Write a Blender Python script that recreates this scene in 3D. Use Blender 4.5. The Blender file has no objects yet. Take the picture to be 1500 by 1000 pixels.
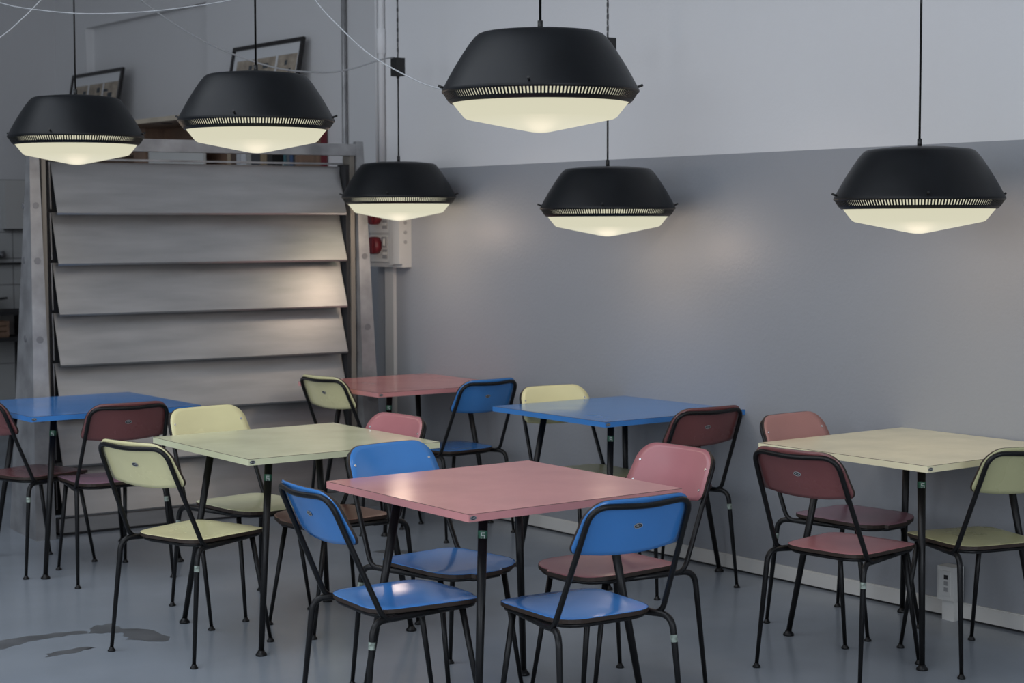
import bpy, math, random
from mathutils import Vector, Matrix

random.seed(7)
scene = bpy.context.scene
COL = scene.collection
R_ = math.radians

# ---------------------------------------------------------------- camera
A, PITCH, ROLL, EYE, FPX = 0.66174, 0.06723, -0.0037, 1.5914, 2529.5
cam_data = bpy.data.cameras.new('camera')
cam_data.sensor_width = 36.0
cam_data.lens = FPX / 1500 * 36
cam_data.clip_start = 0.05
cam_data.dof.use_dof = True
cam_data.dof.focus_distance = 6.0
cam_data.dof.aperture_fstop = 5.0
cam = bpy.data.objects.new('camera', cam_data)
COL.objects.link(cam)
fwd = Vector((math.sin(A) * math.cos(PITCH), math.cos(A) * math.cos(PITCH), -math.sin(PITCH)))
right = Vector((math.cos(A), -math.sin(A), 0))
up = right.cross(fwd)
rt = right * math.cos(ROLL) + up * math.sin(ROLL)
upp = up * math.cos(ROLL) - right * math.sin(ROLL)
m = Matrix((rt, upp, -fwd)).transposed().to_4x4()
m.translation = (0, 0, EYE)
cam.matrix_world = m
scene.camera = cam

# ---------------------------------------------------------------- sky, daylight, exposure
world = bpy.data.worlds.new('overcast_sky')
scene.world = world
world.use_nodes = True
wn = world.node_tree.nodes['Background']
wn.inputs['Color'].default_value = (0.62, 0.74, 0.95, 1)
wn.inputs['Strength'].default_value = 0.6
scene.view_settings.view_transform = 'Standard'
scene.view_settings.look = 'None'
scene.view_settings.exposure = -0.20
scene.view_settings.gamma = 1.0
scene.view_settings.use_curve_mapping = False


def area(name, loc, rot, sx, sy, energy, color):
    l = bpy.data.lights.new(name, 'AREA')
    l.shape = 'RECTANGLE'
    l.size, l.size_y, l.energy, l.color = sx, sy, energy, color
    o = bpy.data.objects.new(name, l)
    o.location, o.rotation_euler = loc, rot
    COL.objects.link(o)
    return o


XL, YF, ZC = -4.0, -4.0, 4.6          # left wall, front wall (behind the viewer), ceiling
WIN = [(-2.6, 0.2), (1.2, 4.0), (5.4, 8.2)]     # assumed left-wall window openings, the third added to brighten the far wall
WZ0, WZ1 = 1.1, 3.9
DAY = (0.86, 0.92, 1.0)
for i, (a, b) in enumerate(WIN):      # daylight entering at each window
    area('daylight_window', (XL + 0.06, (a + b) / 2, (WZ0 + WZ1) / 2), (0, R_(-90), 0), WZ1 - WZ0, b - a, (100, 95, 70)[i], DAY)
area('daylight_window_front', (1.4, YF + 0.06, 2.5), (R_(90), 0, 0), 3.0, 2.8, 150, DAY)
SKY = (-1.2, 2.2, 1.6, 9.6)             # assumed roof light, unseen, lengthened to brighten the far wall: x0, x1, y0, y1
area('assumed_roof_daylight', (.5, 5.6, ZC - .03), (0, 0, 0), 3.4, 8.0, 205, DAY)


# ---------------------------------------------------------------- materials
def mat(name, col, rough=0.5, metal=0.0, spec=0.5, var=0.0, scale=6.0, bump=0.0, bscale=200.0, coat=0.0, stretch=None):
    mt = bpy.data.materials.new(name)
    mt.use_nodes = True
    nt = mt.node_tree
    b = nt.nodes['Principled BSDF']
    b.inputs['Base Color'].default_value = (*col, 1)
    b.inputs['Roughness'].default_value = rough
    b.inputs['Metallic'].default_value = metal
    b.inputs['Specular IOR Level'].default_value = spec
    b.inputs['Coat Weight'].default_value = coat
    b.inputs['Coat Roughness'].default_value = 0.15
    tc = nt.nodes.new('ShaderNodeTexCoord')
    src = tc.outputs['Object']
    if stretch:
        mp = nt.nodes.new('ShaderNodeMapping')
        mp.inputs['Scale'].default_value = stretch
        nt.links.new(src, mp.inputs['Vector'])
        src = mp.outputs['Vector']
    if var:
        n = nt.nodes.new('ShaderNodeTexNoise')
        n.inputs['Scale'].default_value = scale
        n.inputs['Detail'].default_value = 5
        nt.links.new(src, n.inputs['Vector'])
        r = nt.nodes.new('ShaderNodeValToRGB')
        r.color_ramp.elements[0].position = 0.3
        r.color_ramp.elements[1].position = 0.7
        r.color_ramp.elements[0].color = (*[c * (1 - var) for c in col], 1)
        r.color_ramp.elements[1].color = (*[min(1, c * (1 + var)) for c in col], 1)
        nt.links.new(n.outputs['Fac'], r.inputs['Fac'])
        nt.links.new(r.outputs['Color'], b.inputs['Base Color'])
        rr = nt.nodes.new('ShaderNodeMapRange')
        rr.inputs['To Min'].default_value = max(0.02, rough - 0.07)
        rr.inputs['To Max'].default_value = rough + 0.07
        nt.links.new(n.outputs['Fac'], rr.inputs['Value'])
        nt.links.new(rr.outputs['Result'], b.inputs['Roughness'])
    if bump:
        n2 = nt.nodes.new('ShaderNodeTexNoise')
        n2.inputs['Scale'].default_value = bscale
        n2.inputs['Detail'].default_value = 3
        nt.links.new(src, n2.inputs['Vector'])
        bp = nt.nodes.new('ShaderNodeBump')
        bp.inputs['Strength'].default_value = bump
        bp.inputs['Distance'].default_value = 0.004
        nt.links.new(n2.outputs['Fac'], bp.inputs['Height'])
        nt.links.new(bp.outputs['Normal'], b.inputs['Normal'])
    return mt


def wall_mat(name, top, low, zline):
    mt = mat(name, top, 0.6, bump=0.25, bscale=60)
    nt = mt.node_tree
    b = nt.nodes['Principled BSDF']
    g = nt.nodes.new('ShaderNodeNewGeometry')
    s = nt.nodes.new('ShaderNodeSeparateXYZ')
    nt.links.new(g.outputs['Position'], s.inputs['Vector'])
    c = nt.nodes.new('ShaderNodeMath')
    c.operation = 'GREATER_THAN'
    c.inputs[1].default_value = zline
    nt.links.new(s.outputs['Z'], c.inputs[0])
    mx = nt.nodes.new('ShaderNodeMix')
    mx.data_type = 'RGBA'
    mx.inputs['A'].default_value = (*low, 1)
    mx.inputs['B'].default_value = (*top, 1)
    nt.links.new(c.outputs['Value'], mx.inputs['Factor'])
    nt.links.new(mx.outputs['Result'], b.inputs['Base Color'])
    rm = nt.nodes.new('ShaderNodeMapRange')
    rm.inputs['To Min'].default_value = 0.42
    rm.inputs['To Max'].default_value = 0.7
    nt.links.new(c.outputs['Value'], rm.inputs['Value'])
    nt.links.new(rm.outputs['Result'], b.inputs['Roughness'])
    return mt


ZP = 1.912
M = dict(
    wall=wall_mat('painted_plaster', (0.66, 0.66, 0.665), (0.29, 0.303, 0.325), ZP),
    plain=mat('plain_plaster', (0.55, 0.55, 0.56), 0.7, bump=0.2, bscale=60),
    floor=mat('resin_floor', (0.26, 0.29, 0.325), 0.21, var=0.10, scale=1.3, spec=0.5),
    stain=mat('floor_stain', (0.11, 0.115, 0.12), 0.35, var=0.25, scale=9),
    trim=mat('white_trim', (0.62, 0.61, 0.58), 0.45),
    dark=mat('dark_gap', (0.02, 0.02, 0.022), 0.8),
    steel=mat('black_steel', (0.006, 0.006, 0.0065), 0.36, var=0.15, scale=30, spec=0.3),
    shell=mat('lamp_black', (0.0055, 0.0065, 0.008), 0.42, var=0.2, scale=8, spec=0.28),
    cord=mat('black_cord', (0.008, 0.008, 0.008), 0.5),
    grey_cable=mat('grey_cable', (0.36, 0.37, 0.38), 0.5),
    ply=mat('dark_ply_edge', (0.030, 0.018, 0.012), 0.5),
    line=mat('laminate_joint', (0.05, 0.03, 0.02), 0.6),
    chrome=mat('chrome', (0.8, 0.8, 0.8), 0.25, metal=1.0),
    badge=mat('badge_black', (0.012, 0.012, 0.014), 0.3),
    badge_rim=mat('badge_rim', (0.42, 0.44, 0.45), 0.5),
    sticker_green=mat('sticker_green', (0.02, 0.09, 0.05), 0.4, var=0.5, scale=60),
    sticker_pale=mat('sticker_pale', (0.45, 0.50, 0.46), 0.4),
    sticker=mat('sticker_foil', (0.24, 0.29, 0.25), 0.35, var=0.75, scale=70),
    alu=mat('worn_aluminium', (0.47, 0.465, 0.46), 0.42, metal=0.9, var=0.12, scale=3.0, stretch=(0.7, 2, 5)),
    alu_dull=mat('dull_aluminium', (0.33, 0.33, 0.335), 0.5, metal=0.7, var=0.30, scale=7.0),
    tan=mat('tan_channel', (0.22, 0.20, 0.17), 0.5, metal=0.3),
    bolt=mat('bolt_head', (0.20, 0.20, 0.21), 0.45, metal=0.6),
    wood=mat('brown_wood', (0.20, 0.125, 0.085), 0.5, var=0.2, scale=5, stretch=(6, 1, 1)),
    wood_pale=mat('pale_wood_edge', (0.50, 0.43, 0.33), 0.5, var=0.1, scale=6),
    grey_plastic=mat('grey_plastic', (0.50, 0.50, 0.49), 0.45),
    mid_plastic=mat('mid_grey_plastic', (0.30, 0.30, 0.30), 0.4),
    red_plastic=mat('red_plastic', (0.15, 0.012, 0.02), 0.45),
    white_plastic=mat('white_plastic', (0.62, 0.62, 0.60), 0.4),
    tile=mat('grey_tile', (0.42, 0.43, 0.43), 0.22, var=0.05, scale=3),
    grout=mat('grout', (0.20, 0.20, 0.20), 0.8),
    frame=mat('frame_black', (0.012, 0.010, 0.010), 0.35),
    paper=mat('mount_paper', (0.62, 0.63, 0.64), 0.8),
    print=mat('comic_print', (0.34, 0.29, 0.23), 0.8, var=0.35, scale=14),
    ink=mat('dark_ink', (0.05, 0.06, 0.07), 0.8),
    red_ink=mat('red_ink', (0.28, 0.07, 0.06), 0.8),
    glass=None,
)
LAM = dict(
    pink=mat('pink_laminate', (0.62, 0.27, 0.26), 0.18, var=0.05, scale=5),
    blue=mat('blue_laminate', (0.055, 0.225, 0.58), 0.15, var=0.05, scale=5),
    yellow=mat('yellow_laminate', (0.78, 0.73, 0.41), 0.26, var=0.04, scale=5),
    green=mat('pale_green_laminate', (0.70, 0.71, 0.47), 0.18, var=0.05, scale=5),
    cream=mat('cream_laminate', (0.88, 0.81, 0.55), 0.2, var=0.05, scale=5),
    maroon=mat('maroon_laminate', (0.19, 0.070, 0.070), 0.26, var=0.06, scale=5),
    rose=mat('rose_laminate', (0.42, 0.165, 0.18), 0.24, var=0.05, scale=5),
    dusty=mat('dusty_pink_laminate', (0.42, 0.21, 0.19), 0.3, var=0.05, scale=5),
    mauve=mat('mauve_laminate', (0.28, 0.14, 0.19), 0.24, var=0.05, scale=5),
    brown=mat('brown_laminate', (0.22, 0.10, 0.08), 0.3, var=0.08, scale=5),
    olive=mat('olive_yellow_laminate', (0.50, 0.49, 0.27), 0.28, var=0.05, scale=5),
)
g = bpy.data.materials.new('window_glass')
g.use_nodes = True
nt = g.node_tree
for n in list(nt.nodes):
    if n.type != 'OUTPUT_MATERIAL':
        nt.nodes.remove(n)
t_, gl, fr, mx = (nt.nodes.new(k) for k in ('ShaderNodeBsdfTransparent', 'ShaderNodeBsdfGlossy', 'ShaderNodeFresnel', 'ShaderNodeMixShader'))
gl.inputs['Roughness'].default_value = 0.02
nt.links.new(fr.outputs[0], mx.inputs[0])
nt.links.new(t_.outputs[0], mx.inputs[1])
nt.links.new(gl.outputs[0], mx.inputs[2])
nt.links.new(mx.outputs[0], nt.nodes['Material Output'].inputs['Surface'])
M['glass'] = g

# opal lamp glass with its glow put into the emission colour: brightest near the tip, a little dimmer and yellower to the rim
op = bpy.data.materials.new('opal_glass')
op.use_nodes = True
nt = op.node_tree
b = nt.nodes['Principled BSDF']
b.inputs['Base Color'].default_value = (0.004, 0.004, 0.003, 1)
b.inputs['Roughness'].default_value = 0.6
b.inputs['Specular IOR Level'].default_value = 0.02
tc = nt.nodes.new('ShaderNodeTexCoord')
ln = nt.nodes.new('ShaderNodeVectorMath')
ln.operation = 'LENGTH'
nt.links.new(tc.outputs['Object'], ln.inputs[0])
mr = nt.nodes.new('ShaderNodeValToRGB')
mr.color_ramp.elements[0].position = 0.10
mr.color_ramp.elements[0].color = (0.86, 0.83, 0.66, 1)
mr.color_ramp.elements[1].position = 0.30
mr.color_ramp.elements[1].color = (0.76, 0.73, 0.54, 1)
nt.links.new(ln.outputs['Value'], mr.inputs['Fac'])
nt.links.new(mr.outputs['Color'], b.inputs['Emission Color'])
b.inputs['Emission Strength'].default_value = 1.0
M['opal'] = op


# ---------------------------------------------------------------- mesh helpers
class MB:
    def __init__(s):
        s.v, s.f, s.sm, s.mi = [], [], [], []

    def face(s, idx, smooth=False, mi=0):
        s.f.append(idx); s.sm.append(smooth); s.mi.append(mi)

    def hexa(s, p, mi=0):            # p: 4 bottom corners ccw, 4 top corners ccw
        k = len(s.v)
        s.v += [tuple(q) for q in p]
        for q in ((3, 2, 1, 0), (4, 5, 6, 7), (0, 1, 5, 4), (1, 2, 6, 5), (2, 3, 7, 6), (3, 0, 4, 7)):
            s.face([k + i for i in q], False, mi)
        return s

    def box(s, lo, hi, mi=0):
        (a, b, c), (d, e, f) = lo, hi
        return s.hexa([(a, b, c), (d, b, c), (d, e, c), (a, e, c), (a, b, f), (d, b, f), (d, e, f), (a, e, f)], mi)

    def tube(s, pts, rad, n=10, mi=0, caps=True):
        pts = [Vector(p) for p in pts]
        if not hasattr(rad, '__len__'):
            rad = [rad] * len(pts)
        base = len(s.v)
        prev = None
        for i, p in enumerate(pts):
            t = (pts[min(i + 1, len(pts) - 1)] - pts[max(i - 1, 0)]).normalized()
            if prev is None:
                ref = Vector((0, 0, 1)) if abs(t.z) < 0.9 else Vector((1, 0, 0))
                u = t.cross(ref).normalized()
            else:
                u = (prev - t * prev.dot(t)).normalized()
            prev = u
            w = t.cross(u)
            for j in range(n):
                a = 2 * math.pi * j / n
                s.v.append(tuple(p + (u * math.cos(a) + w * math.sin(a)) * rad[i]))
        for i in range(len(pts) - 1):
            for j in range(n):
                k = (j + 1) % n
                s.face([base + i * n + j, base + i * n + k, base + (i + 1) * n + k, base + (i + 1) * n + j], True, mi)
        if caps:
            s.face([base + j for j in range(n)][::-1], False, mi)
            s.face([base + (len(pts) - 1) * n + j for j in range(n)], False, mi)
        return s

    def lathe(s, prof, n=48, mi=0, centre=(0, 0), smooth=True):   # prof: (r, z) from top to bottom
        base = len(s.v)
        rings = []
        for r, z in prof:
            if r < 1e-6:
                s.v.append((centre[0], centre[1], z)); rings.append([len(s.v) - 1])
            else:
                k = len(s.v)
                for j in range(n):
                    a = 2 * math.pi * j / n
                    s.v.append((centre[0] + r * math.cos(a), centre[1] + r * math.sin(a), z))
                rings.append(list(range(k, k + n)))
        for A_, B_ in zip(rings, rings[1:]):
            for j in range(n):
                k = (j + 1) % n
                if len(A_) == 1 and len(B_) == 1:
                    continue
                if len(A_) == 1:
                    s.face([A_[0], B_[j], B_[k]], smooth, mi)
                elif len(B_) == 1:
                    s.face([A_[k], A_[j], B_[0]], smooth, mi)
                else:
                    s.face([A_[k], A_[j], B_[j], B_[k]], smooth, mi)
        return s

    def disc(s, c, nrm, ru, rv, depth, n=16, mi=0, updir=(0, 0, 1)):   # short elliptical plug standing proud along nrm
        nrm = Vector(nrm).normalized()
        w = Vector(updir)
        w = (w - nrm * w.dot(nrm)).normalized()
        u = w.cross(nrm)
        c = Vector(c)
        k = len(s.v)
        for d in (0, depth):
            for j in range(n):
                a = 2 * math.pi * j / n
                s.v.append(tuple(c + nrm * d + u * ru * math.cos(a) + w * rv * math.sin(a)))
        s.face([k + n + j for j in range(n)], False, mi)
        s.face([k + j for j in range(n)][::-1], False, mi)
        for j in range(n):
            q = (j + 1) % n
            s.face([k + j, k + q, k + n + q, k + n + j], True, mi)
        return s

    def build(s, name, mats, parent=None, kind=None):
        me = bpy.data.meshes.new(name)
        me.from_pydata(s.v, [], s.f)
        if not isinstance(mats, (list, tuple)):
            mats = [mats]
        for q in mats:
            me.materials.append(q)
        me.polygons.foreach_set('use_smooth', s.sm)
        me.polygons.foreach_set('material_index', s.mi)
        me.update()
        return link(name, me, parent, kind)


def link(name, me, parent=None, kind=None):
    o = bpy.data.objects.new(name, me)
    COL.objects.link(o)
    if parent is not None:
        o.parent = parent
    if kind:
        o['kind'] = kind
    return o


def tag(o, label, cat, group=None):
    o['label'], o['category'] = label, cat
    if group:
        o['group'] = group
    return o


def thing(name, label, cat, loc=(0, 0, 0), rz=0.0, group=None):
    o = bpy.data.objects.new(name, None)
    o.empty_display_size = 0.1
    COL.objects.link(o)
    o.location, o.rotation_euler = loc, (0, 0, rz)
    return tag(o, label, cat, group)


def copy_children(src, dst, remat=None):
    for ch in list(src.children):
        c = ch.copy()
        COL.objects.link(c)
        c.parent = dst
        if remat:
            remat(c)
        copy_children(ch, c, remat)


def fillet(pts, radii, seg=6):
    pts = [Vector(p) for p in pts]
    out = [pts[0]]
    for i in range(1, len(pts) - 1):
        r = radii[i]
        p, a, b = pts[i], pts[i - 1], pts[i + 1]
        if r <= 0:
            out.append(p); continue
        d1, d2 = (a - p).normalized(), (b - p).normalized()
        ang = d1.angle(d2)
        t = min(r / math.tan(ang / 2), (a - p).length * .49, (b - p).length * .49)
        q1, q2 = p + d1 * t, p + d2 * t
        for k in range(seg + 1):
            s = k / seg
            out.append(q1 * (1 - s) ** 2 + p * 2 * s * (1 - s) + q2 * s * s)
    out.append(pts[-1])
    return out


def struct(o):
    o['kind'] = 'structure'
    return o


# ---------------------------------------------------------------- the room
XW, XF, YS, YB = 5.649, 6.15, 8.54, 14.30      # right wall, set-back far wall, where it steps, back wall
floor = struct(MB().box((XL - .2, YF - .2, -.15), (XF + .3, YB + .3, 0)).build('floor', M['floor']))
ce = MB()
ce.box((XL - .2, YF - .2, ZC), (SKY[0], YB + .3, ZC + .15)).box((SKY[1], YF - .2, ZC), (XF + .3, YB + .3, ZC + .15))
ce.box((SKY[0], YF - .2, ZC), (SKY[1], SKY[2], ZC + .15)).box((SKY[0], SKY[3], ZC), (SKY[1], YB + .3, ZC + .15))
struct(ce.build('ceiling', M['plain']))
rf = MB()
for k in range(5):
    yy = SKY[2] + (SKY[3] - SKY[2] - .06) * k / 4
    rf.box((SKY[0], yy, ZC + .04), (SKY[1], yy + .06, ZC + .11))
rf = struct(rf.build('window_5', M['alu_dull']))  # frame of the assumed, unseen roof light
for k in range(4):
    yy = SKY[2] + (SKY[3] - SKY[2] - .06) * k / 4
    MB().box((SKY[0], yy + .06, ZC + .07), (SKY[1], yy + (SKY[3] - SKY[2] - .06) / 4, ZC + .078)).build('pane', M['glass'], rf)
wr = struct(MB().box((XW, YF, 0), (XF + .25, YS, ZC)).build('wall_right', M['wall']))
NY0, NY1, NZ0, NZ1 = 11.557, 13.682, 1.2, 3.245      # niche in the far wall
w = MB()
w.box((XF, YS, 0), (XF + .25, NY0, ZC))
w.box((XF, NY1, 0), (XF + .25, YB, ZC))
w.box((XF, NY0, 0), (XF + .25, NY1, NZ0))
w.box((XF, NY0, NZ1), (XF + .25, NY1, ZC))
w.box((XF + .075, NY0, NZ0), (XF + .25, NY1, NZ1))
struct(w.build('wall_right_far', M['wall']))
wb = struct(MB().box((XL, YB, 0), (XF + .25, YB + .2, ZC)).build('wall_back', M['plain']))
w = MB()
ys = [YF] + [q for p in WIN for q in p] + [YB]
for i in range(0, len(ys), 2):
    w.box((XL - .2, ys[i], 0), (XL, ys[i + 1], ZC))
for a, b in WIN:
    w.box((XL - .2, a, 0), (XL, b, WZ0))
    w.box((XL - .2, a, WZ1), (XL, b, ZC))
struct(w.build('wall_left', M['plain']))
w = MB()
w.box((XL, YF - .2, 0), (-.15, YF, ZC)); w.box((2.95, YF - .2, 0), (XF + .25, YF, ZC))
w.box((-.15, YF - .2, 0), (2.95, YF, 1.1)); w.box((-.15, YF - .2, 3.9), (2.95, YF, ZC))
struct(w.build('wall_front', M['plain']))


def window(name, p0, p1, axis):
    (x0, y0, z0), (x1, y1, z1) = p0, p1
    f = MB()
    t = .05
    if axis == 'y':      # in the left wall
        xa, xb = x0 - .12, x0 - .06
        for a, b in ((y0, y0 + t), (y1 - t, y1), ((y0 + y1) / 2 - t / 2, (y0 + y1) / 2 + t / 2)):
            f.box((xa, a, z0), (xb, b, z1))
        for a, b in ((z0, z0 + t), (z1 - t, z1)):
            f.box((xa, y0 + t, a), (xb, y1 - t, b))
        fr = struct(f.build(name, M['alu_dull']))
        for a, b in ((y0 + t, (y0 + y1) / 2 - t / 2), ((y0 + y1) / 2 + t / 2, y1 - t)):
            MB().box((xa + .025, a, z0 + t), (xa + .031, b, z1 - t)).build('pane', M['glass'], fr)
    else:
        ya, yb = y0 - .12, y0 - .06
        for a, b in ((x0, x0 + t), (x1 - t, x1), ((x0 + x1) / 2 - t / 2, (x0 + x1) / 2 + t / 2)):
            f.box((a, ya, z0), (b, yb, z1))
        for a, b in ((z0, z0 + t), (z1 - t, z1)):
            f.box((x0 + t, ya, a), (x1 - t, yb, b))
        fr = struct(f.build(name, M['alu_dull']))
        for a, b in ((x0 + t, (x0 + x1) / 2 - t / 2), ((x0 + x1) / 2 + t / 2, x1 - t)):
            MB().box((a, ya + .025, z0 + t), (b, ya + .031, z1 - t)).build('pane', M['glass'], fr)


for i, (a, b) in enumerate(WIN):
    window('window_%d' % (i + 1), (XL, a, WZ0), (XL, b, WZ1), 'y')
window('window_4', (-.15, YF, 1.1), (2.95, YF, 3.9), 'x')

# baseboard along the right wall, with a dark strip standing in for the shadow gap under it
bb = MB()
bb.box((XW - .014, YF, .010), (XW, YS, .066))
bb.box((XW - .009, YF, .066), (XW, YS, .071))
bbo = struct(bb.build('baseboard_right', M['trim']))
MB().box((XW - .006, YF, 0), (XW, YS, .010)).build('shadow_joint', M['dark'], bbo)

# tiled lower part of the back wall: each tile a piece of its own
TS = 0.224
MB().box((5.720 - 8 * TS, YB - .006, 0), (5.720 + TS * 1.5, YB, 1.547 + 2 * TS)).build('tile_bed', M['grout'], wb)
tm = MB()
b_ = .004
tm.hexa([(b_, -.012, b_), (TS - b_, -.012, b_), (TS - b_, 0, b_), (b_, 0, b_), (b_, -.012, TS - b_), (TS - b_, -.012, TS - b_), (TS - b_, 0, TS - b_), (b_, 0, TS - b_)])
tmesh = None
for i in range(-8, 2):
    for j in range(-7, 2):
        z = 1.547 + j * TS
        if z < -.05:
            continue
        if tmesh is None:
            o = tm.build('tile', M['tile'], wb)
            tmesh = o.data
        else:
            o = link('tile', tmesh, wb)
        o.location = (5.720 + i * TS, YB - .004, max(z, 0.0))

# old stains on the floor by the green table
def stain(pts, z=.0006):
    mb = MB()
    n = len(pts)
    out = []
    for i in range(n):            # ragged outline
        p, q = Vector(pts[i]), Vector(pts[(i + 1) % n])
        for k in range(5):
            s = p.lerp(q, k / 5)
            out.append((s.x + random.uniform(-.012, .012), s.y + random.uniform(-.012, .012)))
    mb.v = [(x, y, z) for x, y in out]
    mb.face(list(range(len(out))))
    return mb.build('stain', M['stain'], floor)


stain([(2.30, 6.27), (2.45, 6.27), (2.62, 6.33), (2.80, 6.30), (2.80, 6.35), (2.62, 6.40), (2.45, 6.40), (2.30, 6.37)])
stain([(2.80, 6.30), (2.90, 6.22), (2.87, 6.12), (2.96, 5.98), (3.02, 6.05), (3.02, 6.22), (2.93, 6.30), (2.94, 6.40), (2.86, 6.40)])
stain([(2.50, 6.03), (2.66, 6.05), (2.72, 6.07), (2.68, 6.10), (2.54, 6.09)], .0007)
stain([(4.58, 7.02), (4.66, 6.93), (4.74, 6.80), (4.80, 6.86), (4.70, 7.02)])


# ---------------------------------------------------------------- tables
def make_table(label, lam, loc, rz, first=None):
    t = thing('dining_table', label, 'table', (loc[0], loc[1], 0), rz, 'square laminate tables')
    S, T0, T1 = .4145, .726, .7485
    if first is None:
        slab = MB().box((-S, -S, T0), (S, S, T1))
        slab.build('edge_band', LAM[lam], t)
        q = MB().box((-S, -S, T1), (S, S, .75))
        q.mi = [1, 0, 1, 1, 1, 1]
        q.build('top_laminate', [LAM[lam], M['line']], t)
        for sx in (-1, 1):
            for sy in (-1, 1):
                l = MB().tube([(sx * .24, sy * .24, .726), (sx * .33, sy * .33, .012)], [.0155, .0105], 14)
                lo = l.build('leg', M['steel'], t)
                MB().lathe([(.0, .020), (.012, .020), (.014, .014), (.021, .007), (.021, 0), (0, 0)], 16, centre=(sx * .33, sy * .33)).build('foot', M['steel'], lo)
                if sx < 0 and sy < 0:
                    d = Vector((-.09, -.09, -.714)).normalized()
                    p = Vector((-.24, -.24, .726)) + d * .066
                    st = MB().tube([p, p + d * .024], .0157, 16, caps=False)
                    n_ = Vector((-.53, -.85, 0)); u_ = Vector((.85, -.53, 0)); c_ = p + d * .012 + n_ * .0157
                    def bar(u0, u1, v0, v1):      # strokes of the printed S
                        q = lambda u, v, e: c_ + u_ * u + Vector((0, 0, v)) + n_ * e
                        st.hexa([q(u0, v0, -.003), q(u1, v0, -.003), q(u1, v0, .0008), q(u0, v0, .0008), q(u0, v1, -.003), q(u1, v1, -.003), q(u1, v1, .0008), q(u0, v1, .0008)], 1)
                    for a_ in ((-.006, .006, .0065, .009), (-.006, .006, -.00125, .00125), (-.006, .006, -.009, -.0065), (-.006, -.0035, .00125, .0065), (.0035, .006, -.0065, -.00125)):
                        bar(*a_)
                    st.build('inventory_sticker', [M['sticker_green'], M['sticker_pale']], lo)
        bd = MB().disc((-S + .016, -S, .7375), (0, -1, 0), .0115, .0065, .0016, 18)
        bo = bd.build('badge', M['badge'], t)
        rim = MB()
        rim.tube([(-S + .016 + .0105 * math.cos(a), -S - .0016, .7375 + .0058 * math.sin(a)) for a in [k * math.pi / 9 for k in range(19)]], .0006, 6)
        for dx in (-.0052, 0, .0050):      # three worn characters, unreadable at this size
            rim.box((-S + .016 + dx - .0012, -S - .0021, .7355), (-S + .016 + dx + .0012, -S - .0015, .7397))
        rim.build('badge_rim', M['badge_rim'], bo)
        return t
    copy_children(first, t, lambda o: recolour(o, first_lam[0], lam))
    return t


def recolour(o, old, new):
    if old == new or o.type != 'MESH':
        return
    if any(s.material == LAM[old] for s in o.material_slots):
        key = (o.data.name, new)
        if key not in _re:
            d = o.data.copy()
            for i, mm in enumerate(d.materials):
                if mm == LAM[old]:
                    d.materials[i] = LAM[new]
            _re[key] = d
        o.data = _re[key]


_re = {}
TAB = [('pink', (3.396, 4.419), -1.96, 'pink laminate square table with four blue and pink chairs, nearest in front'),
       ('green', (3.490, 5.883), -2.1, 'pale green laminate square table between the pink and the blue one'),
       ('blue', (5.254, 5.952), -1.74, 'blue laminate square table pushed against the grey wall'),
       ('cream', (5.228, 4.221), -1.43, 'cream laminate square table against the wall at the right edge'),
       ('blue', (3.426, 7.732), -1.72, 'blue laminate square table standing before the metal louvre'),
       ('pink', (5.226, 7.658), -2.0, 'pink laminate square table in the far corner by the power sockets')]
first_lam = [TAB[0][0]]
t0 = None
for lam, loc, rz, lab in TAB:
    t = make_table(lab, lam, loc, R_(rz), t0)
    t0 = t0 or t


# ---------------------------------------------------------------- chairs
def seat_outline(n=7):
    cs = [((.172, -.165), .085), ((.188, .225), .120), ((-.188, .225), .120), ((-.172, -.165), .085)]
    out = []
    k = len(cs)
    for i in range(k):
        p = Vector(cs[i][0]); r = cs[i][1]
        a = Vector(cs[i - 1][0]); b = Vector(cs[(i + 1) % k][0])
        q1, q2 = p + (a - p).normalized() * r, p + (b - p).normalized() * r
        for j in range(n + 1):
            s = j / n
            out.append(q1 * (1 - s) ** 2 + p * 2 * s * (1 - s) + q2 * s * s)
        if i == 1:                       # front edge bows forward
            out.append(Vector((.06, .238))); out.append(Vector((-.06, .238)))
    return out


def seat_z(x, y):                        # saddle: front edge rolls down, middle dips
    d = max(0, y - .12)
    e = max(0, -y - .09)
    return .449 - .55 * d * d + .4 * e * e - .006 * (1 - (x / .19) ** 2)


# back panel: u across (-1..1), v up (0..1)
def panel_pt(x, z, off=0.0):
    yc = -.165 - .47 * (z - .48)                    # along the reclined tubes
    y = yc + .012 - .024 * (1 - (x / .19) ** 2)
    return (x, y + off, z)


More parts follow.
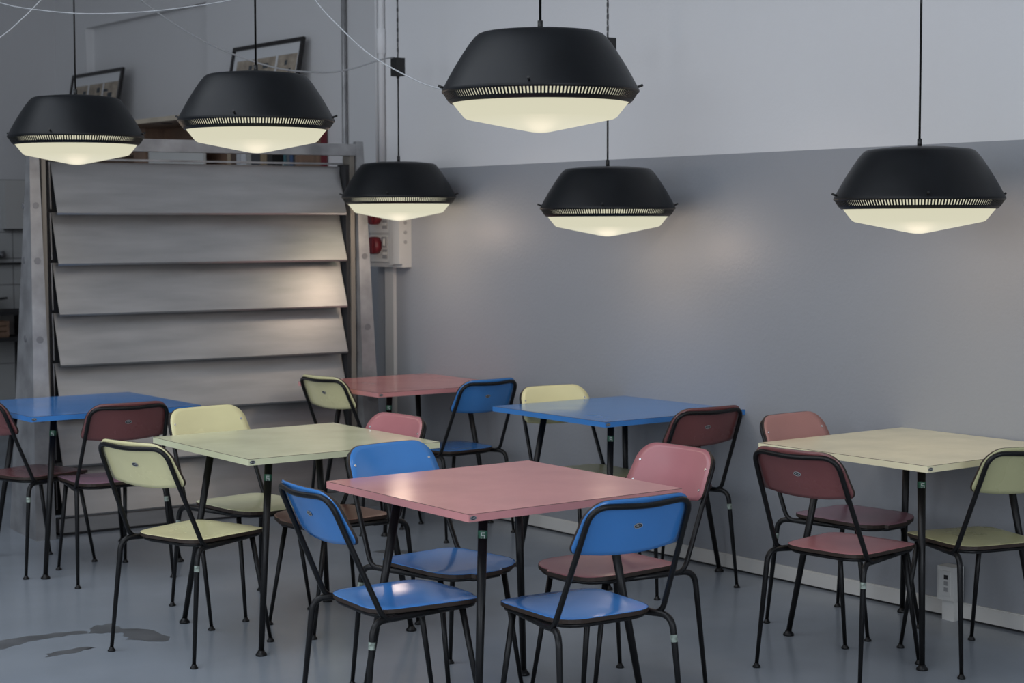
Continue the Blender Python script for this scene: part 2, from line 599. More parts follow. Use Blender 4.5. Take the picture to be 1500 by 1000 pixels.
def build_chair(t, back, seat):
    # seat: laminate top on a plywood shell
    ol = seat_outline()
    mb = MB()
    n = len(ol)
    rings = [(1.0, -.013), (1.0, 0.0), (.97, .0012), (.72, .0012), (.4, .0012)]
    for s, dz in rings:
        for p in ol:
            cy = .03
            x, y = p.x * s, cy + (p.y - cy) * s
            mb.v.append((x, y, seat_z(x, y) + dz))
    mb.v.append((0, .03, seat_z(0, .03) + .0012))
    for k in range(len(rings) - 1):
        for j in range(n):
            q = (j + 1) % n
            mb.face([k * n + j, k * n + q, (k + 1) * n + q, (k + 1) * n + j], k > 0, 1 if k == 0 else 0)
    for j in range(n):
        mb.face([(len(rings) - 1) * n + j, (len(rings) - 1) * n + (j + 1) % n, len(mb.v) - 1], True, 0)
    mb.face([j for j in range(n)][::-1], False, 1)
    so = mb.build('seat', [LAM[seat], M['ply']], t)
    scr = MB().disc((0, 0, 0), (0, 0, 1), .0060, .0060, .0050, 8)
    sme = None
    for x, y in ((-.13, -.10), (.13, -.10), (-.145, .13), (.145, .13)):
        loc = (x, y, seat_z(x, y) + .0012)
        if sme is None:
            o = scr.build('screw', M['chrome'], so); sme = o.data
        else:
            o = link('screw', sme, so)
        o.location = loc
    # curved backrest panel
    z0, z1, W = .643, .819, .198
    rc, rb = .070, .028
    pts = []
    def arc(cx, cz, r, a0, a1, k=7):
        for j in range(k + 1):
            a = R_(a0 + (a1 - a0) * j / k)
            pts.append((cx + r * math.cos(a), cz + r * math.sin(a)))
    arc(W - .008 - rc, z1 - rc, rc, 0, 90)
    for x in (.06, 0, -.06):
        pts.append((x, z1))
    arc(-W + .008 + rc, z1 - rc, rc, 90, 180)
    arc(-W + rb, z0 + .012 + rb, rb, 180, 270)
    for x in (-.10, -.05, 0, .05, .10):
        pts.append((x, z0 + .012 * (abs(x) / .17) ** 2))
    arc(W - rb, z0 + .012 + rb, rb, 270, 360)
    n = len(pts)
    mb = MB()
    zc = (z0 + z1) / 2
    SC = [1.0, .85, .6, .3]
    for off in (.010, 0.0):               # front skin, rear skin
        for s in SC:
            for x, z in pts:
                mb.v.append(panel_pt(x * s, zc + (z - zc) * s, off))
        mb.v.append(panel_pt(0, zc, off))
    L = len(SC) * n + 1
    for side in (0, 1):
        o_ = side * L
        for k in range(len(SC) - 1):
            for j in range(n):
                q = (j + 1) % n
                fc = [o_ + k * n + j, o_ + k * n + q, o_ + (k + 1) * n + q, o_ + (k + 1) * n + j]
                mb.face(fc if side else fc[::-1], True, 0)
        for j in range(n):
            fc = [o_ + 3 * n + j, o_ + 3 * n + (j + 1) % n, o_ + L - 1]
            mb.face(fc if side else fc[::-1], True, 0)
    for j in range(n):
        q = (j + 1) % n
        mb.face([j, q, L + q, L + j], False, 1)
    bo = mb.build('backrest', [LAM[back], M['ply']], t)
    for sx in (-1, 1):
        for x, z in ((.166, .757), (.168, .688)):
            p = panel_pt(sx * x, z, .010)
            nx = Vector((sx * -.20, .88, .41)).normalized()
            s = MB().disc((0, 0, 0), nx, .0048, .0048, .0025, 8).build('screw', M['chrome'], bo)
            s.location = p
    c = panel_pt(0, .731)
    nb = Vector((0, -.905, -.425))
    bd = MB().disc(c, nb, .0150, .0086, .0016, 18)
    bdo = bd.build('badge', M['badge'], bo)
    w_ = Vector((0, -.425, .905))
    rim = MB().tube([Vector(c) + nb * .0016 + Vector((1, 0, 0)) * .0146 * math.cos(a) + w_ * .0082 * math.sin(a) for a in [k * math.pi / 9 for k in range(19)]], .0009, 5)
    for dx in (-.0055, 0, .0055):
        rim.disc(Vector(c) + nb * .0015 + Vector((dx, 0, 0)), nb, .0014, .0030, .0005, 6)
    rim.build('badge_rim', M['badge_rim'], bdo)
    # steel frame: one bent tube from under the seat, up round the back and down again
    path = fillet([(.150, .165, .424), (.197, -.150, .424), (.177, -.3170, .802), (0, -.3480, .795), (-.177, -.3170, .802), (-.197, -.150, .424), (-.150, .165, .424)],
                  [0, .055, .062, .30, .062, .055, 0], 7)
    MB().tube(path, .0088, 10).build('back_frame', M['steel'], t)
    # rail bent under the rim of the seat
    rail = [(p.x * .93, .03 + (p.y - .03) * .93, seat_z(p.x * .93, .03 + (p.y - .03) * .93) - .020) for p in ol]
    rail.append(rail[0])
    MB().tube(rail, .0072, 8, caps=False).build('seat_frame', M['steel'], t)
    for sx in (-1, 1):
        p = fillet([(sx * .165, -.06, .420), (sx * .205, -.190, .426), (sx * .222, -.232, .010)], [0, .05, 0], 7)
        k = len(p)
        rad = [.0105 - .0035 * max(0, (.42 - q.z) / .41) for q in p]
        l = MB().tube(p, rad, 12).build('leg', M['steel'], t)
        MB().lathe([(0, .016), (.008, .016), (.009, .011), (.0145, .005), (.0145, 0), (0, 0)], 14, centre=(sx * .222, -.232)).build('foot', M['steel'], l)
        if sx > 0:
            d = (Vector(p[-1]) - Vector(p[-2])).normalized()
            q = Vector(p[-2]) + d * .012
            MB().tube([q, q + d * .022], .0106, 12, caps=False).build('inventory_sticker', M['sticker'], l)
        l = MB().tube([(sx * .140, .150, .424), (sx * .161, .223, .010)], [.0105, .0070], 12).build('leg', M['steel'], t)
        MB().lathe([(0, .016), (.008, .016), (.009, .011), (.0145, .005), (.0145, 0), (0, 0)], 14, centre=(sx * .161, .223)).build('foot', M['steel'], l)


CH = [('yellow', 'yellow', 3.026, 5.827, -74.2, 'yellow chair seen from behind, at the left side of the pale green table'),
      ('maroon', 'rose', 4.711, 4.099, -84.2, 'chair with maroon back and rose seat, left of the cream table'),
      ('blue', 'blue', 3.326, 3.943, -5.3, 'blue chair with its back to the viewer in front of the near pink table'),
      ('blue', 'blue', 2.972, 4.400, -96.0, 'blue chair turned sideways at the left side of the near pink table'),
      ('blue', 'blue', 3.424, 4.784, 184.2, 'blue chair facing the viewer from behind the near pink table'),
      ('blue', 'blue', 5.229, 7.226, 2.6, 'blue chair with its back to the viewer at the far pink table'),
      ('yellow', 'yellow', 5.000, 7.660, -84.0, 'yellow chair at the left side of the far pink table'),
      ('rose', 'rose', 3.839, 4.380, 89.8, 'glossy rose pink chair at the right end of the near pink table'),
      ('maroon', 'maroon', 5.181, 5.560, -4.5, 'dark maroon chair with its back to the viewer at the wall-side blue table'),
      ('yellow', 'olive', 5.205, 6.120, 172.0, 'yellow chair tucked behind the wall-side blue table'),
      ('dusty', 'mauve', 5.225, 4.536, 182.5, 'dusty pink chair tucked behind the cream table'),
      ('olive', 'olive', 5.181, 3.900, -16.0, 'olive yellow chair at the right picture edge in front of the cream table'),
      ('maroon', 'mauve', 3.355, 7.329, -5.3, 'chair with maroon back and mauve seat before the left blue table'),
      ('maroon', 'maroon', 3.171, 7.738, -73.2, 'maroon chair cut by the left picture edge beside the left blue table'),
      ('yellow', 'green', 3.519, 6.328, 184.9, 'yellow chair facing the viewer from behind the pale green table'),
      ('rose', 'brown', 3.652, 5.828, 91.7, 'small showing rose pink chair with brown seat right of the pale green table')]
protos = {}
for back, seat, x, y, rz, lab in CH:
    t = thing('dining_chair', lab, 'chair', (x, y, 0), R_(rz), 'tubular steel laminate chairs')
    if (back, seat) in protos:
        copy_children(protos[(back, seat)], t)
    elif protos:
        src = next(iter(protos.values()))
        def rm(o):
            if o.name.startswith('seat') and not o.name.startswith('seat_frame'):
                recolour(o, 'yellow', seat)
            elif o.name.startswith('backrest'):
                recolour(o, 'yellow', back)
        copy_children(src, t, rm)
        protos[(back, seat)] = t
    else:
        build_chair(t, back, seat)
        protos[(back, seat)] = t

# ---------------------------------------------------------------- pendant lamps
LR = .3125


def build_lamp(t):
    R = LR
    # black spun-metal shell (outer skin, then back up the inside)
    prof = [(0, .612 * R), (.03 * R, .612 * R), (.35 * R, .60 * R), (.60 * R, .572 * R), (.635 * R, .558 * R), (.665 * R, .532 * R), (.715 * R, .47 * R), (.78 * R, .375 * R), (.865 * R, .24 * R), (.93 * R, .125 * R), (.965 * R, .06 * R),
            (.99 * R, .015 * R), (1.0 * R, -.008 * R), (.997 * R, -.022 * R), (.985 * R, -.030 * R), (.970 * R, -.026 * R), (.975 * R, -.01 * R), (.92 * R, .085 * R), (.62 * R, .53 * R), (0, .58 * R)]
    sh = MB().lathe(prof, 72).build('shade', M['shell'], t)
    MB().lathe([(.943 * R, -.090 * R), (.914 * R, -.124 * R), (.900 * R, -.131 * R), (.892 * R, -.124 * R), (.929 * R, -.088 * R), (.943 * R, -.090 * R)], 72).build('rim_ring', M['shell'], t)
    gr = MB()
    N = 168
    for k in range(N):
        a0, a1 = 2 * math.pi * (k - .24) / N, 2 * math.pi * (k + .24) / N
        def q(a, r, z):
            return (r * math.cos(a), r * math.sin(a), z)
        gr.hexa([q(a0, .926 * R, -.102 * R), q(a0, .936 * R, -.102 * R), q(a1, .936 * R, -.102 * R), q(a1, .926 * R, -.102 * R),
                 q(a0, .974 * R, -.026 * R), q(a0, .985 * R, -.026 * R), q(a1, .985 * R, -.026 * R), q(a1, .974 * R, -.026 * R)])
    gr.build('vent_grille', M['shell'], t, 'stuff')
    dif = [(.925 * R, .03 * R), (.915 * R, -.06 * R), (.892 * R, -.120 * R), (.80 * R, -.235 * R), (.772 * R, -.268 * R), (.745 * R, -.282 * R), (.40 * R, -.352 * R), (.10 * R, -.412 * R), (.04 * R, -.420 * R), (0, -.421 * R)]
    MB().lathe(dif, 72).build('glass_diffuser', M['opal'], t)
    # three small hook screws round the rim
    for k in range(3):
        a = A + math.pi * (1 if k == 0 else 0) + (0 if k < 2 else -1.75)
        c, s = math.cos(-A + (math.pi if k == 0 else 0) - (0 if k < 2 else 1.7)), math.sin(-A + (math.pi if k == 0 else 0) - (0 if k < 2 else 1.7))
        MB().tube([(c * .965 * R, s * .965 * R, .03 * R), (c * 1.00 * R, s * 1.00 * R, .040 * R), (c * 1.035 * R, s * 1.035 * R, .055 * R)], .0042, 8).build('hook_screw', M['cord'], t)
    MB().tube([(0, 0, .60 * R), (0, 0, .70 * R)], .0085, 12).build('cord_grip', M['cord'], t)


def pool_light(t):                        # point light added below the glass for the warm pools around each lamp
    l = bpy.data.lights.new('pool_light', 'POINT')
    l.energy, l.color, l.shadow_soft_size = 2.2, (1.0, .76, .58), .06
    o = bpy.data.objects.new('pool_light', l)
    COL.objects.link(o)
    o.parent = t
    o.location = (0, 0, -.62 * LR)


LAMPS = [(3.382, 7.648, 2.012, 'black pendant lamp hanging over the left blue table, at the left edge', None),
         (3.466, 6.107, 2.014, 'black pendant lamp hanging over the pale green table', None),
         (5.318, 7.826, 1.749, 'black pendant lamp over the far pink table, smallest of the six', .65),
         (3.448, 4.276, 2.014, 'largest looking black pendant lamp, hanging over the near pink table', None),
         (5.245, 6.014, 1.670, 'black pendant lamp over the wall-side blue table', .675),
         (5.137, 4.138, 1.686, 'black pendant lamp over the cream table at the right', None)]
l0 = None
for x, y, z, lab, drop in LAMPS:
    t = thing('pendant_lamp', lab, 'lamp', (x, y, z), 0, 'black and opal pendant lamps')
    if l0 is None:
        build_lamp(t); l0 = t
    else:
        copy_children(l0, t)
    pool_light(t)
    zt = .68 * LR
    if drop is None:
        MB().tube([(0, 0, zt), (.003, .002, zt + .5), (0, 0, ZC - z)], .0042, 8).build('cord', M['cord'], t)
    else:                              # cord to a small black box that hangs on a chain
        MB().tube([(0, 0, zt), (.002, .002, zt + .3), (0, 0, drop)], .0042, 8).build('cord', M['cord'], t)
        hb = MB().box((-.028, -.028, drop), (.028, .028, drop + .098))
        hbo = hb.build('junction_box', M['cord'], t)
        MB().lathe([(0, drop - .012), (.007, drop - .012), (.010, drop), (0, drop)][::-1], 12).build('cord_gland', M['cord'], hbo)
        ch = MB()
        zz, k = drop + .098, 0
        while zz < ZC - z:
            h = .030
            ax = (1, 0) if k % 2 else (0, 1)
            ch.tube([(ax[0] * .0062 * math.cos(a), ax[1] * .0062 * math.cos(a), zz + h / 2 + (h / 2 + .001) * math.sin(a)) for a in [q * math.pi / 5 for q in range(11)]], .0014, 5, caps=False)
            zz += h - .003
            k += 1
        ch.build('hanging_chain', M['alu_dull'], t, 'stuff')
    MB().lathe([(0, ZC - z), (.045, ZC - z), (.05, ZC - z - .02), (0, ZC - z - .03)], 20).build('ceiling_rose', M['cord'], t)


def cable(pts, label, r=.0027):
    # smooth sagging cable through the given points
    P = [Vector(p) for p in pts]
    out = []
    for i in range(len(P) - 1):
        a, b, c, d = P[max(i - 1, 0)], P[i], P[i + 1], P[min(i + 2, len(P) - 1)]
        for k in range(10):
            s = k / 10
            out.append(.5 * ((2 * b) + (c - a) * s + (2 * a - 5 * b + 4 * c - d) * s * s + (3 * b - a - 3 * c + d) * s ** 3))
    out.append(P[-1])
    return tag(MB().tube(out, r, 8).build('power_cable', M['grey_cable']), label, 'cable', 'grey cables between the lamps')


def pix(px, py, depth):            # a point of the place at a given distance, for laying the cables
    d = rt * ((px - 750) / FPX) + upp * (-(py - 500) / FPX) + fwd
    return Vector((0, 0, EYE)) + d * depth


def ceil(px, depth):               # where a cable seen at this bearing meets the ceiling
    d = rt * ((px - 750) / FPX) + fwd
    c = Vector((0, 0, EYE)) + d * depth
    return c + upp * ((ZC - c.z) / upp.z)


cable([pix(648, 131, 5.45), pix(610, 118, 5.6), pix(545, 82, 5.8), pix(500, 42, 6.0), pix(462, 0, 6.2), pix(420, -70, 6.4), pix(370, -200, 6.6), ceil(310, 6.8)], 'grey cable running from the largest lamp up to the left')
cable([pix(577, 84, 9.35), pix(556, 88, 9.2), pix(510, 102, 9.0), pix(465, 106, 8.8), pix(395, 97, 8.5), pix(300, 61, 8.2), pix(206, 0, 7.9), pix(130, -70, 7.6), pix(60, -180, 7.3), ceil(0, 7.0)], 'grey cable sagging from the small black box behind the second lamp', .0042)
cable([ceil(-420, 8.2), pix(-200, -90, 8.1), pix(-90, -30, 8.0), pix(0, 4, 7.7), pix(60, 15, 7.5), pix(125, 20, 7.3), pix(200, 18, 7.1), pix(270, 11, 6.9), pix(352, -3, 6.7), pix(440, -30, 6.5), pix(560, -110, 6.3), ceil(650, 6.1)], 'grey cable hanging in a shallow curve across the top left corner', .0027)
cable([ceil(250, 6.8), pix(160, -150, 6.7), pix(110, -60, 6.6), pix(60, 0, 6.4), pix(30, 30, 6.3), pix(0, 55, 6.2), pix(-70, 100, 6.0), pix(-200, 110, 5.8), pix(-400, 20, 5.6), ceil(-560, 5.4)], 'grey cable curving down out of the top left corner', .0027)

# ---------------------------------------------------------------- free-standing aluminium louvre
BX, BY, ALV = 3.559, 8.436, -.087
lv = thing('louvre_screen', 'tall aluminium louvre screen with wide slats on tapered legs', 'screen', (BX, BY, 0), ALV)
U0, U1 = .045, 1.700
NS, Z0, Z1 = 7, .105, 1.925
hs = (Z1 - Z0) / NS
for k in range(NS):
    zt, zb = Z1 - k * hs, Z1 - (k + 1) * hs - .012
    yt, yb = .058, -.042                     # upper edge tucked behind, lower edge proud
    T = .004
    s = MB()
    nx = 4
    prof = [(yt + .012, zt - .001), (yt, zt), (yt * .45 + yb * .55, zt * .45 + zb * .55 + .004), (yb, zb + .010), (yb + .006, zb), (yb + .03, zb + .003)]
    base = len(s.v)
    rnd = [[random.uniform(-.0012, .0012) for _ in range(nx + 1)] for _ in prof]
    for j, (yy, zz) in enumerate(prof):
        for i in range(nx + 1):
            x = U0 + (U1 - U0) * i / nx
            s.v.append((x, yy + rnd[j][i], zz + rnd[j][i] * .4))
    m_ = len(s.v)
    for j, (yy, zz) in enumerate(prof):
        for i in range(nx + 1):
            x = U0 + (U1 - U0) * i / nx
            s.v.append((x, yy + rnd[j][i] + T, zz + rnd[j][i] * .4 + (.001 if j < 3 else .003)))
    W_ = nx + 1
    P_ = len(prof)
    for j in range(P_ - 1):
        for i in range(nx):
            a = j * W_ + i
            s.face([a, a + W_, a + W_ + 1, a + 1], False)
            s.face([m_ + a, m_ + a + 1, m_ + a + W_ + 1, m_ + a + W_], False)
        for i in (0, nx):
            a = j * W_ + i
            q = [a, a + W_, m_ + a + W_, m_ + a]
            s.face(q if i else q[::-1])
    for j in (0, P_ - 1):
        for i in range(nx):
            a = j * W_ + i
            q = [a, a + 1, m_ + a + 1, m_ + a]
            s.face(q if j else q[::-1])
    so = s.build('slat', M['alu'], lv)
    for u in (U0 - .008, U1 + .003):          # pivot strip at each slat end
        MB().hexa([(u, yt - .01, zb + .03), (u + .006, yt - .01, zb + .03), (u + .006, yt + .02, zb + .03), (u, yt + .02, zb + .03),
                   (u, yt + .0, zt), (u + .006, yt + .0, zt), (u + .006, yt + .02, zt), (u, yt + .02, zt)]).build('pivot_strip', M['alu_dull'], so)
MB().box((U0 - .02, -.03, .012), (U1 + .05, .03, .085)).build('bottom_rail', M['alu'], lv)
MB().box((U0 - .02, -.034, .0), (U1 + .05, .034, .012)).build('bottom_foot', M['dark'], lv)
MB().box((-.10, -.030, 1.985), (1.80, .04, 2.050)).build('top_beam', M['alu_dull'], lv)
MB().box((U0, .03, 1.935), (U1 + .02, .06, 1.945)).build('head_flashing', M['alu_dull'], lv)
for u in (-.005, 1.712):
    MB().box((u, .076 if u < 0 else -.012, .09), (u + (.145 if u < 0 else .022), .090, 1.935)).build('channel_post', M['dark'], lv)  # dark channel; left one widened into a backing added to blacken the slit
    MB().box((u + (-.022 if u < 0 else .022), -.022, .012), (u + (.0 if u < 0 else .05), .065, 1.985)).build('channel_post', M['tan'], lv)
for side, u0, u1, ub0, ub1 in (('l', -.090, -.045, -.125, -.022), ('r', 1.768, 1.812, 1.768, 1.885)):
    l = MB().hexa([(ub0, -.115, 0), (ub1, -.115, 0), (ub1, .33, 0), (ub0, .33, 0), (u0, -.035, 2.065), (u1, -.035, 2.065), (u1, .000, 2.065), (u0, .000, 2.065)])
    lo = l.build('leg', M['alu_dull'], lv)
    for z in (.62, 1.02, 1.42, 1.70):
        s = z / 2.065
        xa, xb = ub0 + (u0 - ub0) * s, ub1 + (u1 - ub1) * s
        yf = -.115 + .08 * s
        nrm = Vector((0, -1, .039)).normalized()
        rr = .021 - .006 * s
        MB().disc(((xa + xb) / 2, yf, z), nrm, rr, rr, .003, 16).build('bolt', M['bolt'], lo)
        if side == 'l':
            MB().disc((xa, yf + .12, z), (-1, 0, 0), rr, rr, .003, 16).build('bolt', M['bolt'], lo)

# ---------------------------------------------------------------- pipes, trunking and sockets on the walls
def pipe(name, x, y, r, z0, z1, mm, label, couple=None):
    o = thing(name, label, 'pipe', (x, y, z0))
    MB().tube([(0, 0, 0), (0, 0, z1 - z0)], r, 14).build('pipe_run', mm, o)
    for z in couple or ():
        MB().lathe([(r, z + .075 - z0), (r * 1.35, z + .07 - z0), (r * 1.35, z - .07 - z0), (r, z - .075 - z0)], 16).build('coupling', mm, o)
    return o


pipe('conduit_pipe', XW - .022, 8.452, .019, 1.9, ZC, M['wall'], 'painted conduit pipe with coupling beside the far wall end', (2.66,))
pipe('thin_pipe', XW - .012, 8.515, .010, 1.9, ZC, M['wall'], 'thin painted pipe beside the larger conduit', ())
pipe('dark_pole', XF - .022, 9.640, .017, 0, ZC, M['alu_dull'], 'dark metal pole standing along the far wall', ())
tag(MB().box((XW - .022, 8.347, 0), (XW, 8.433, 1.36)).build('cable_trunking', M['grey_plastic']), 'pale grey cable trunking from the power box to the floor', 'trunking')
pb = thing('power_box', 'grey power box with red industrial sockets on the wall', 'socket box', (XW, 8.19, 1.352))
MB().box((-.062, 0, 0), (0, .335, .44)).build('enclosure', M['grey_plastic'], pb)
MB().box((-.078, .075, .012), (-.062, .115, .43)).build('hinge_cover', M['grey_plastic'], pb)
MB().box((-.084, 0, .02), (-.062, .068, .43)).build('side_housing', M['grey_plastic'], pb)
for z in (.145, .20, .255):
    MB().disc((-.042, 0, z), (0, -1, 0), .011, .011, .003, 14).build('knockout', M['mid_plastic'], pb)
for z0 in (.03, .20):
    pn = MB().box((-.070, .125, z0), (-.062, .330, z0 + .155)).build('socket_panel', M['white_plastic'], pb)
    MB().disc((-.070, .245, z0 + .095), (-1, 0, 0), .046, .050, .045, 16).build('red_socket', M['red_plastic'], pn)
    MB().box((-.122, .222, z0 + .055), (-.112, .268, z0 + .135)).build('socket_lid', M['red_plastic'], pn)
    MB().box((-.078, .140, z0 + .085), (-.070, .190, z0 + .145)).build('breaker_window', M['mid_plastic'], pn)
    MB().box((-.084, .158, z0 + .095), (-.078, .170, z0 + .135)).build('breaker_lever', M['white_plastic'], pn)
    MB().box((-.074, .140, z0 + .020), (-.070, .190, z0 + .072)).build('fuse_plate', M['mid_plastic'], pn)
    for q in (.149, .165, .181):
        MB().disc((-.074, q, z0 + .048), (-1, 0, 0), .007, .009, .004, 12).build('fuse_cap', M['white_plastic'], pn)
ws = thing('wall_socket', 'white plastic floor-level socket box on the grey wall', 'socket', (XW, 4.290, 0))
MB().box((-.080, 0, .085), (-.016, .080, .222)).build('socket_body', M['white_plastic'], ws)
MB().box((-.060, .012, 0), (-.016, .070, .085)).build('riser', M['white_plastic'], ws)
pl = MB().box((-.086, .014, .105), (-.080, .068, .205)).build('face_plate', M['white_plastic'], ws)
for z in (.122, .147, .172):
    MB().box((-.0875, .024, z), (-.086, .042, z + .017)).build('socket_insert', M['mid_plastic'] if z < .17 else M['dark'], pl)

# ---------------------------------------------------------------- bookcase with canopy along the far wall, books, pictures
bc = thing('bookcase', 'brown wooden bookcase with overhanging canopy behind the louvre', 'bookcase', (XF, 9.88, 0))
LBC = 4.1
MB().box((-.24, 0, 0), (-.06, .03, 2.335)).build('side_panel', M['wood'], bc)
MB().box((-.24, LBC - .03, 0), (-.06, LBC, 2.335)).build('side_panel', M['wood'], bc)
MB().box((-.24, 2.23, 0), (-.06, 2.43, 2.335)).build('upright', M['wood'], bc)
MB().box((-.06, 0, 0), (-.012, LBC, 2.335)).build('back_panel', M['wood'], bc)
MB().box((-.06, -.004, 0), (-.012, 0, 2.335)).build('red_strip', M['red_plastic'], bc)
for z in (.1, .55, 1.0, 1.45, 1.88):
    MB().box((-.235, .03, z), (-.06, LBC - .03, z + .025)).build('shelf', M['wood'], bc)
MB().box((-.235, 2.45, 2.14), (-.215, LBC - .03, 2.335)).build('fascia', M['wood'], bc)
cn = MB().box((-.55, 0, 2.335), (0, LBC, 2.362)).build('canopy', M['wood'], bc)
MB().box((-.556, 0, 2.332), (-.55, LBC, 2.364)).build('canopy_edge', M['wood_pale'], cn)
for y in (.55, 1.05, 1.55, 2.1, 2.6, 3.1):
    MB().disc((-.40, y, 2.335), (0, 0, -1), .045, .045, .004, 18, updir=(0, 1, 0)).build('downlight', M['dark'], cn)
BK = [('thin black', (.03, .03, .035), .030, .26), ('navy blue', (.04, .08, .17), .036, .28), ('slate', (.10, .11, .12), .040, .25), ('teal', (.04, .12, .14), .034, .29),
      ('thick black', (.02, .02, .02), .075, .27), ('ochre brown', (.24, .18, .11), .085, .23), ('very thick charcoal', (.05, .05, .055), .120, .24),
      ('pale grey', (.34, .33, .31), .060, .27), ('whitish', (.55, .55, .56), .075, .25), ('light grey', (.44, .45, .47), .055, .29), ('dark brown', (.08, .05, .035), .070, .26), ('tan', (.34, .27, .19), .050, .25)]
y = .045
for nm_, c_, wd, h in BK:
    o = thing('book', 'upright %s book on the shelf seen over the louvre' % nm_, 'book', (XF - .075, 9.88 + y, 1.905), 0, 'books on the bookcase shelf')
    MB().box((-.15, 0, 0), (-.002, .003, h)).box((-.15, wd - .003, 0), (-.002, wd, h)).box((-.152, 0, 0), (-.148, wd, h)).build('cover', mat(nm_.replace(' ', '_') + '_cover', c_, .5, var=.1, scale=20), o)
    MB().box((-.146, .003, .004), (-.004, wd - .003, h - .005)).build('pages', M['paper'], o)
    y += wd + .006
    if nm_ == 'teal':
        mg = thing('mug', 'white mug with a red band between the books over the louvre', 'mug', (XF - .150, 9.88 + y + .05, 1.905))
        MB().lathe([(.040, .105), (.044, .105), (.044, .055)], 24).lathe([(.044, .030), (.042, 0), (0, 0), (0, .006), (.038, .006), (.040, .105)], 24).build('cup', M['white_plastic'], mg)
        MB().lathe([(.0441, .056), (.0446, .055), (.0446, .030), (.0441, .029)], 24).build('red_band', M['red_ink'], mg)
        MB().tube(fillet([(0, .042, .085), (0, .075, .085), (0, .075, .025), (0, .042, .025)], [0, .02, .02, 0]), .005, 8).build('handle', M['white_plastic'], mg)
        y += .135
bx = thing('white_board', 'long white board standing on the shelf seen over the louvre', 'board', (XF - .08, 11.20, 1.905))
MB().box((-.15, 0, 0), (-.13, .88, .27)).build('board_sheet', M['white_plastic'], bx)
MB().disc((-.15, .80, .11), (-1, 0, 0), .016, .016, .003, 14).build('fixing_hole', M['dark'], bx)


def picture(y0, y1, label):
    h, t = .50, .022
    L = y1 - y0
    lean = .19
    o = thing('framed_picture', label, 'picture', (XF - .145, y0, 2.364), 0, 'framed comic strips on the bookcase')
    dx = math.sin(lean)
    dz = math.cos(lean)

    def q(v, u, d):                 # u along wall, v up the board, d out of the board towards the room
        return (v * dx - d * dz, u, v * dz + d * dx)

    def slab(u0, u1, v0, v1, d0, d1):
        return MB().hexa([q(v0, u0, d0), q(v0, u1, d0), q(v0, u1, d1), q(v0, u0, d1), q(v1, u0, d0), q(v1, u1, d0), q(v1, u1, d1), q(v1, u0, d1)])
    fr = .028
    for a in ((0, fr, 0, h), (L - fr, L, 0, h), (fr, L - fr, 0, fr), (fr, L - fr, h - fr, h)):
        slab(*a, 0, t).build('frame_bar', M['frame'], o)
    slab(fr, L - fr, fr, h - fr, 0, .010).build('mount', M['paper'], o)
    n = 3
    gw = (L - 2 * fr - .08) / n
    for k in range(n):
        u = fr + .03 + k * (gw + .01)
        p = slab(u, u + gw - .02, .07, h - .105, .010, .0115).build('print_panel', M['print'], o)
        for j in range(4):
            uu = u + .02 + random.random() * (gw - .12)
            vv = h - .16 - j * .05
            slab(uu, uu + random.uniform(.03, .09), vv - .02, vv + random.uniform(0, .02), .0115, .012).build('ink_patch', M['red_ink'] if j == 2 and k else M['ink'], p)


picture(10.065, 11.030, 'black framed comic panels leaning on the wall, behind the second lamp')
picture(12.834, 13.800, 'black framed comic panels leaning on the wall, behind the leftmost lamp')

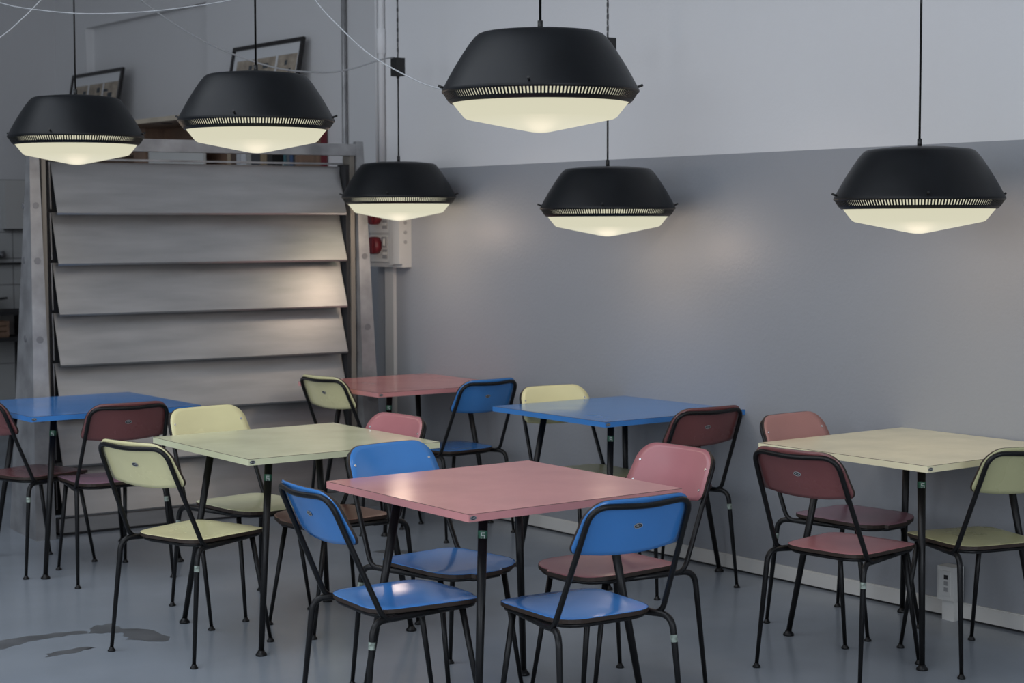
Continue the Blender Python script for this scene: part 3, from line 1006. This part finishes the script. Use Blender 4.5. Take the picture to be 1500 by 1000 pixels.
# ---------------------------------------------------------------- kitchen corner on the tiled wall
dp = thing('paper_dispenser', 'grey paper towel dispenser on the tiled wall', 'dispenser', (5.724, YB - .012, 1.575))
MB().hexa([(-.100, -.11, 0), (.105, -.11, 0), (.105, 0, 0), (-.100, 0, 0), (-.115, -.14, .41), (.112, -.14, .41), (.112, 0, .41), (-.115, 0, .41)]).build('housing', M['grey_plastic'], dp)
MB().box((-.085, -.10, -.012), (.09, -.02, 0)).build('paper_slot', M['dark'], dp)
rl = thing('wall_rail', 'dark metal rail fixed to the tiled wall', 'rail', (4.4, YB - .012, 1.27))
MB().box((0, -.075, 0), (1.50, -.055, .022)).build('bar', M['dark'], rl)
for x in (.1, .8, 1.45):
    MB().box((x, -.056, .004), (x + .02, 0, .018)).build('bracket', M['dark'], rl)
tp = thing('mixer_tap', 'dark chrome mixer tap over the rail', 'tap', (5.56, YB - .012, 1.33))
MB().tube(fillet([(0, 0, .02), (0, -.10, .02), (-.14, -.16, .03), (-.22, -.22, -.03)], [0, .05, .05, 0]), .022, 12).build('spout', M['bolt'], tp)
MB().tube([(0, -.06, .02), (.05, -.10, .035)], .028, 12).build('lever_knob', M['bolt'], tp)
sf = thing('kitchen_shelf', 'dark metal kitchen shelf below the tap', 'shelf', (4.2, YB - .012, .66))
MB().box((0, -.42, .20), (1.55, 0, .235)).build('shelf_board', M['dark'], sf)
MB().box((0, -.42, -.02), (1.55, 0, .015)).build('shelf_board', M['dark'], sf)
for x in (0, 1.52):
    MB().box((x, -.42, -.66), (x + .03, -.39, .20)).build('post', M['dark'], sf)
    MB().box((x, -.03, -.66), (x + .03, 0, .20)).build('post', M['dark'], sf)
bxw = thing('wooden_crate', 'low brown wooden crate on the lower kitchen shelf', 'crate', (4.9, YB - .40, .675))
for z in (.01, .055, .10):
    MB().box((0, 0, z), (.62, .012, z + .036)).build('slat', M['wood'], bxw)
MB().box((0, .012, 0), (.62, .34, .012)).build('base', M['wood'], bxw)
for x in (0, .60):
    MB().box((x, .012, .012), (x + .02, .34, .136)).build('end_panel', M['wood'], bxw)
MB().box((0, .34, 0), (.62, .352, .136)).build('back', M['wood'], bxw)
pan = thing('steel_pan', 'steel pan on the upper kitchen shelf at the left edge', 'pan', (5.33, YB - .25, .895))
MB().lathe([(.12, .11), (.13, .11), (.115, 0), (0, 0), (0, .006), (.108, .006), (.12, .11)], 28).build('bowl', M['bolt'], pan)
MB().tube([(.11, -.02, .09), (.22, -.05, .105)], .009, 8).build('handle', M['dark'], pan)
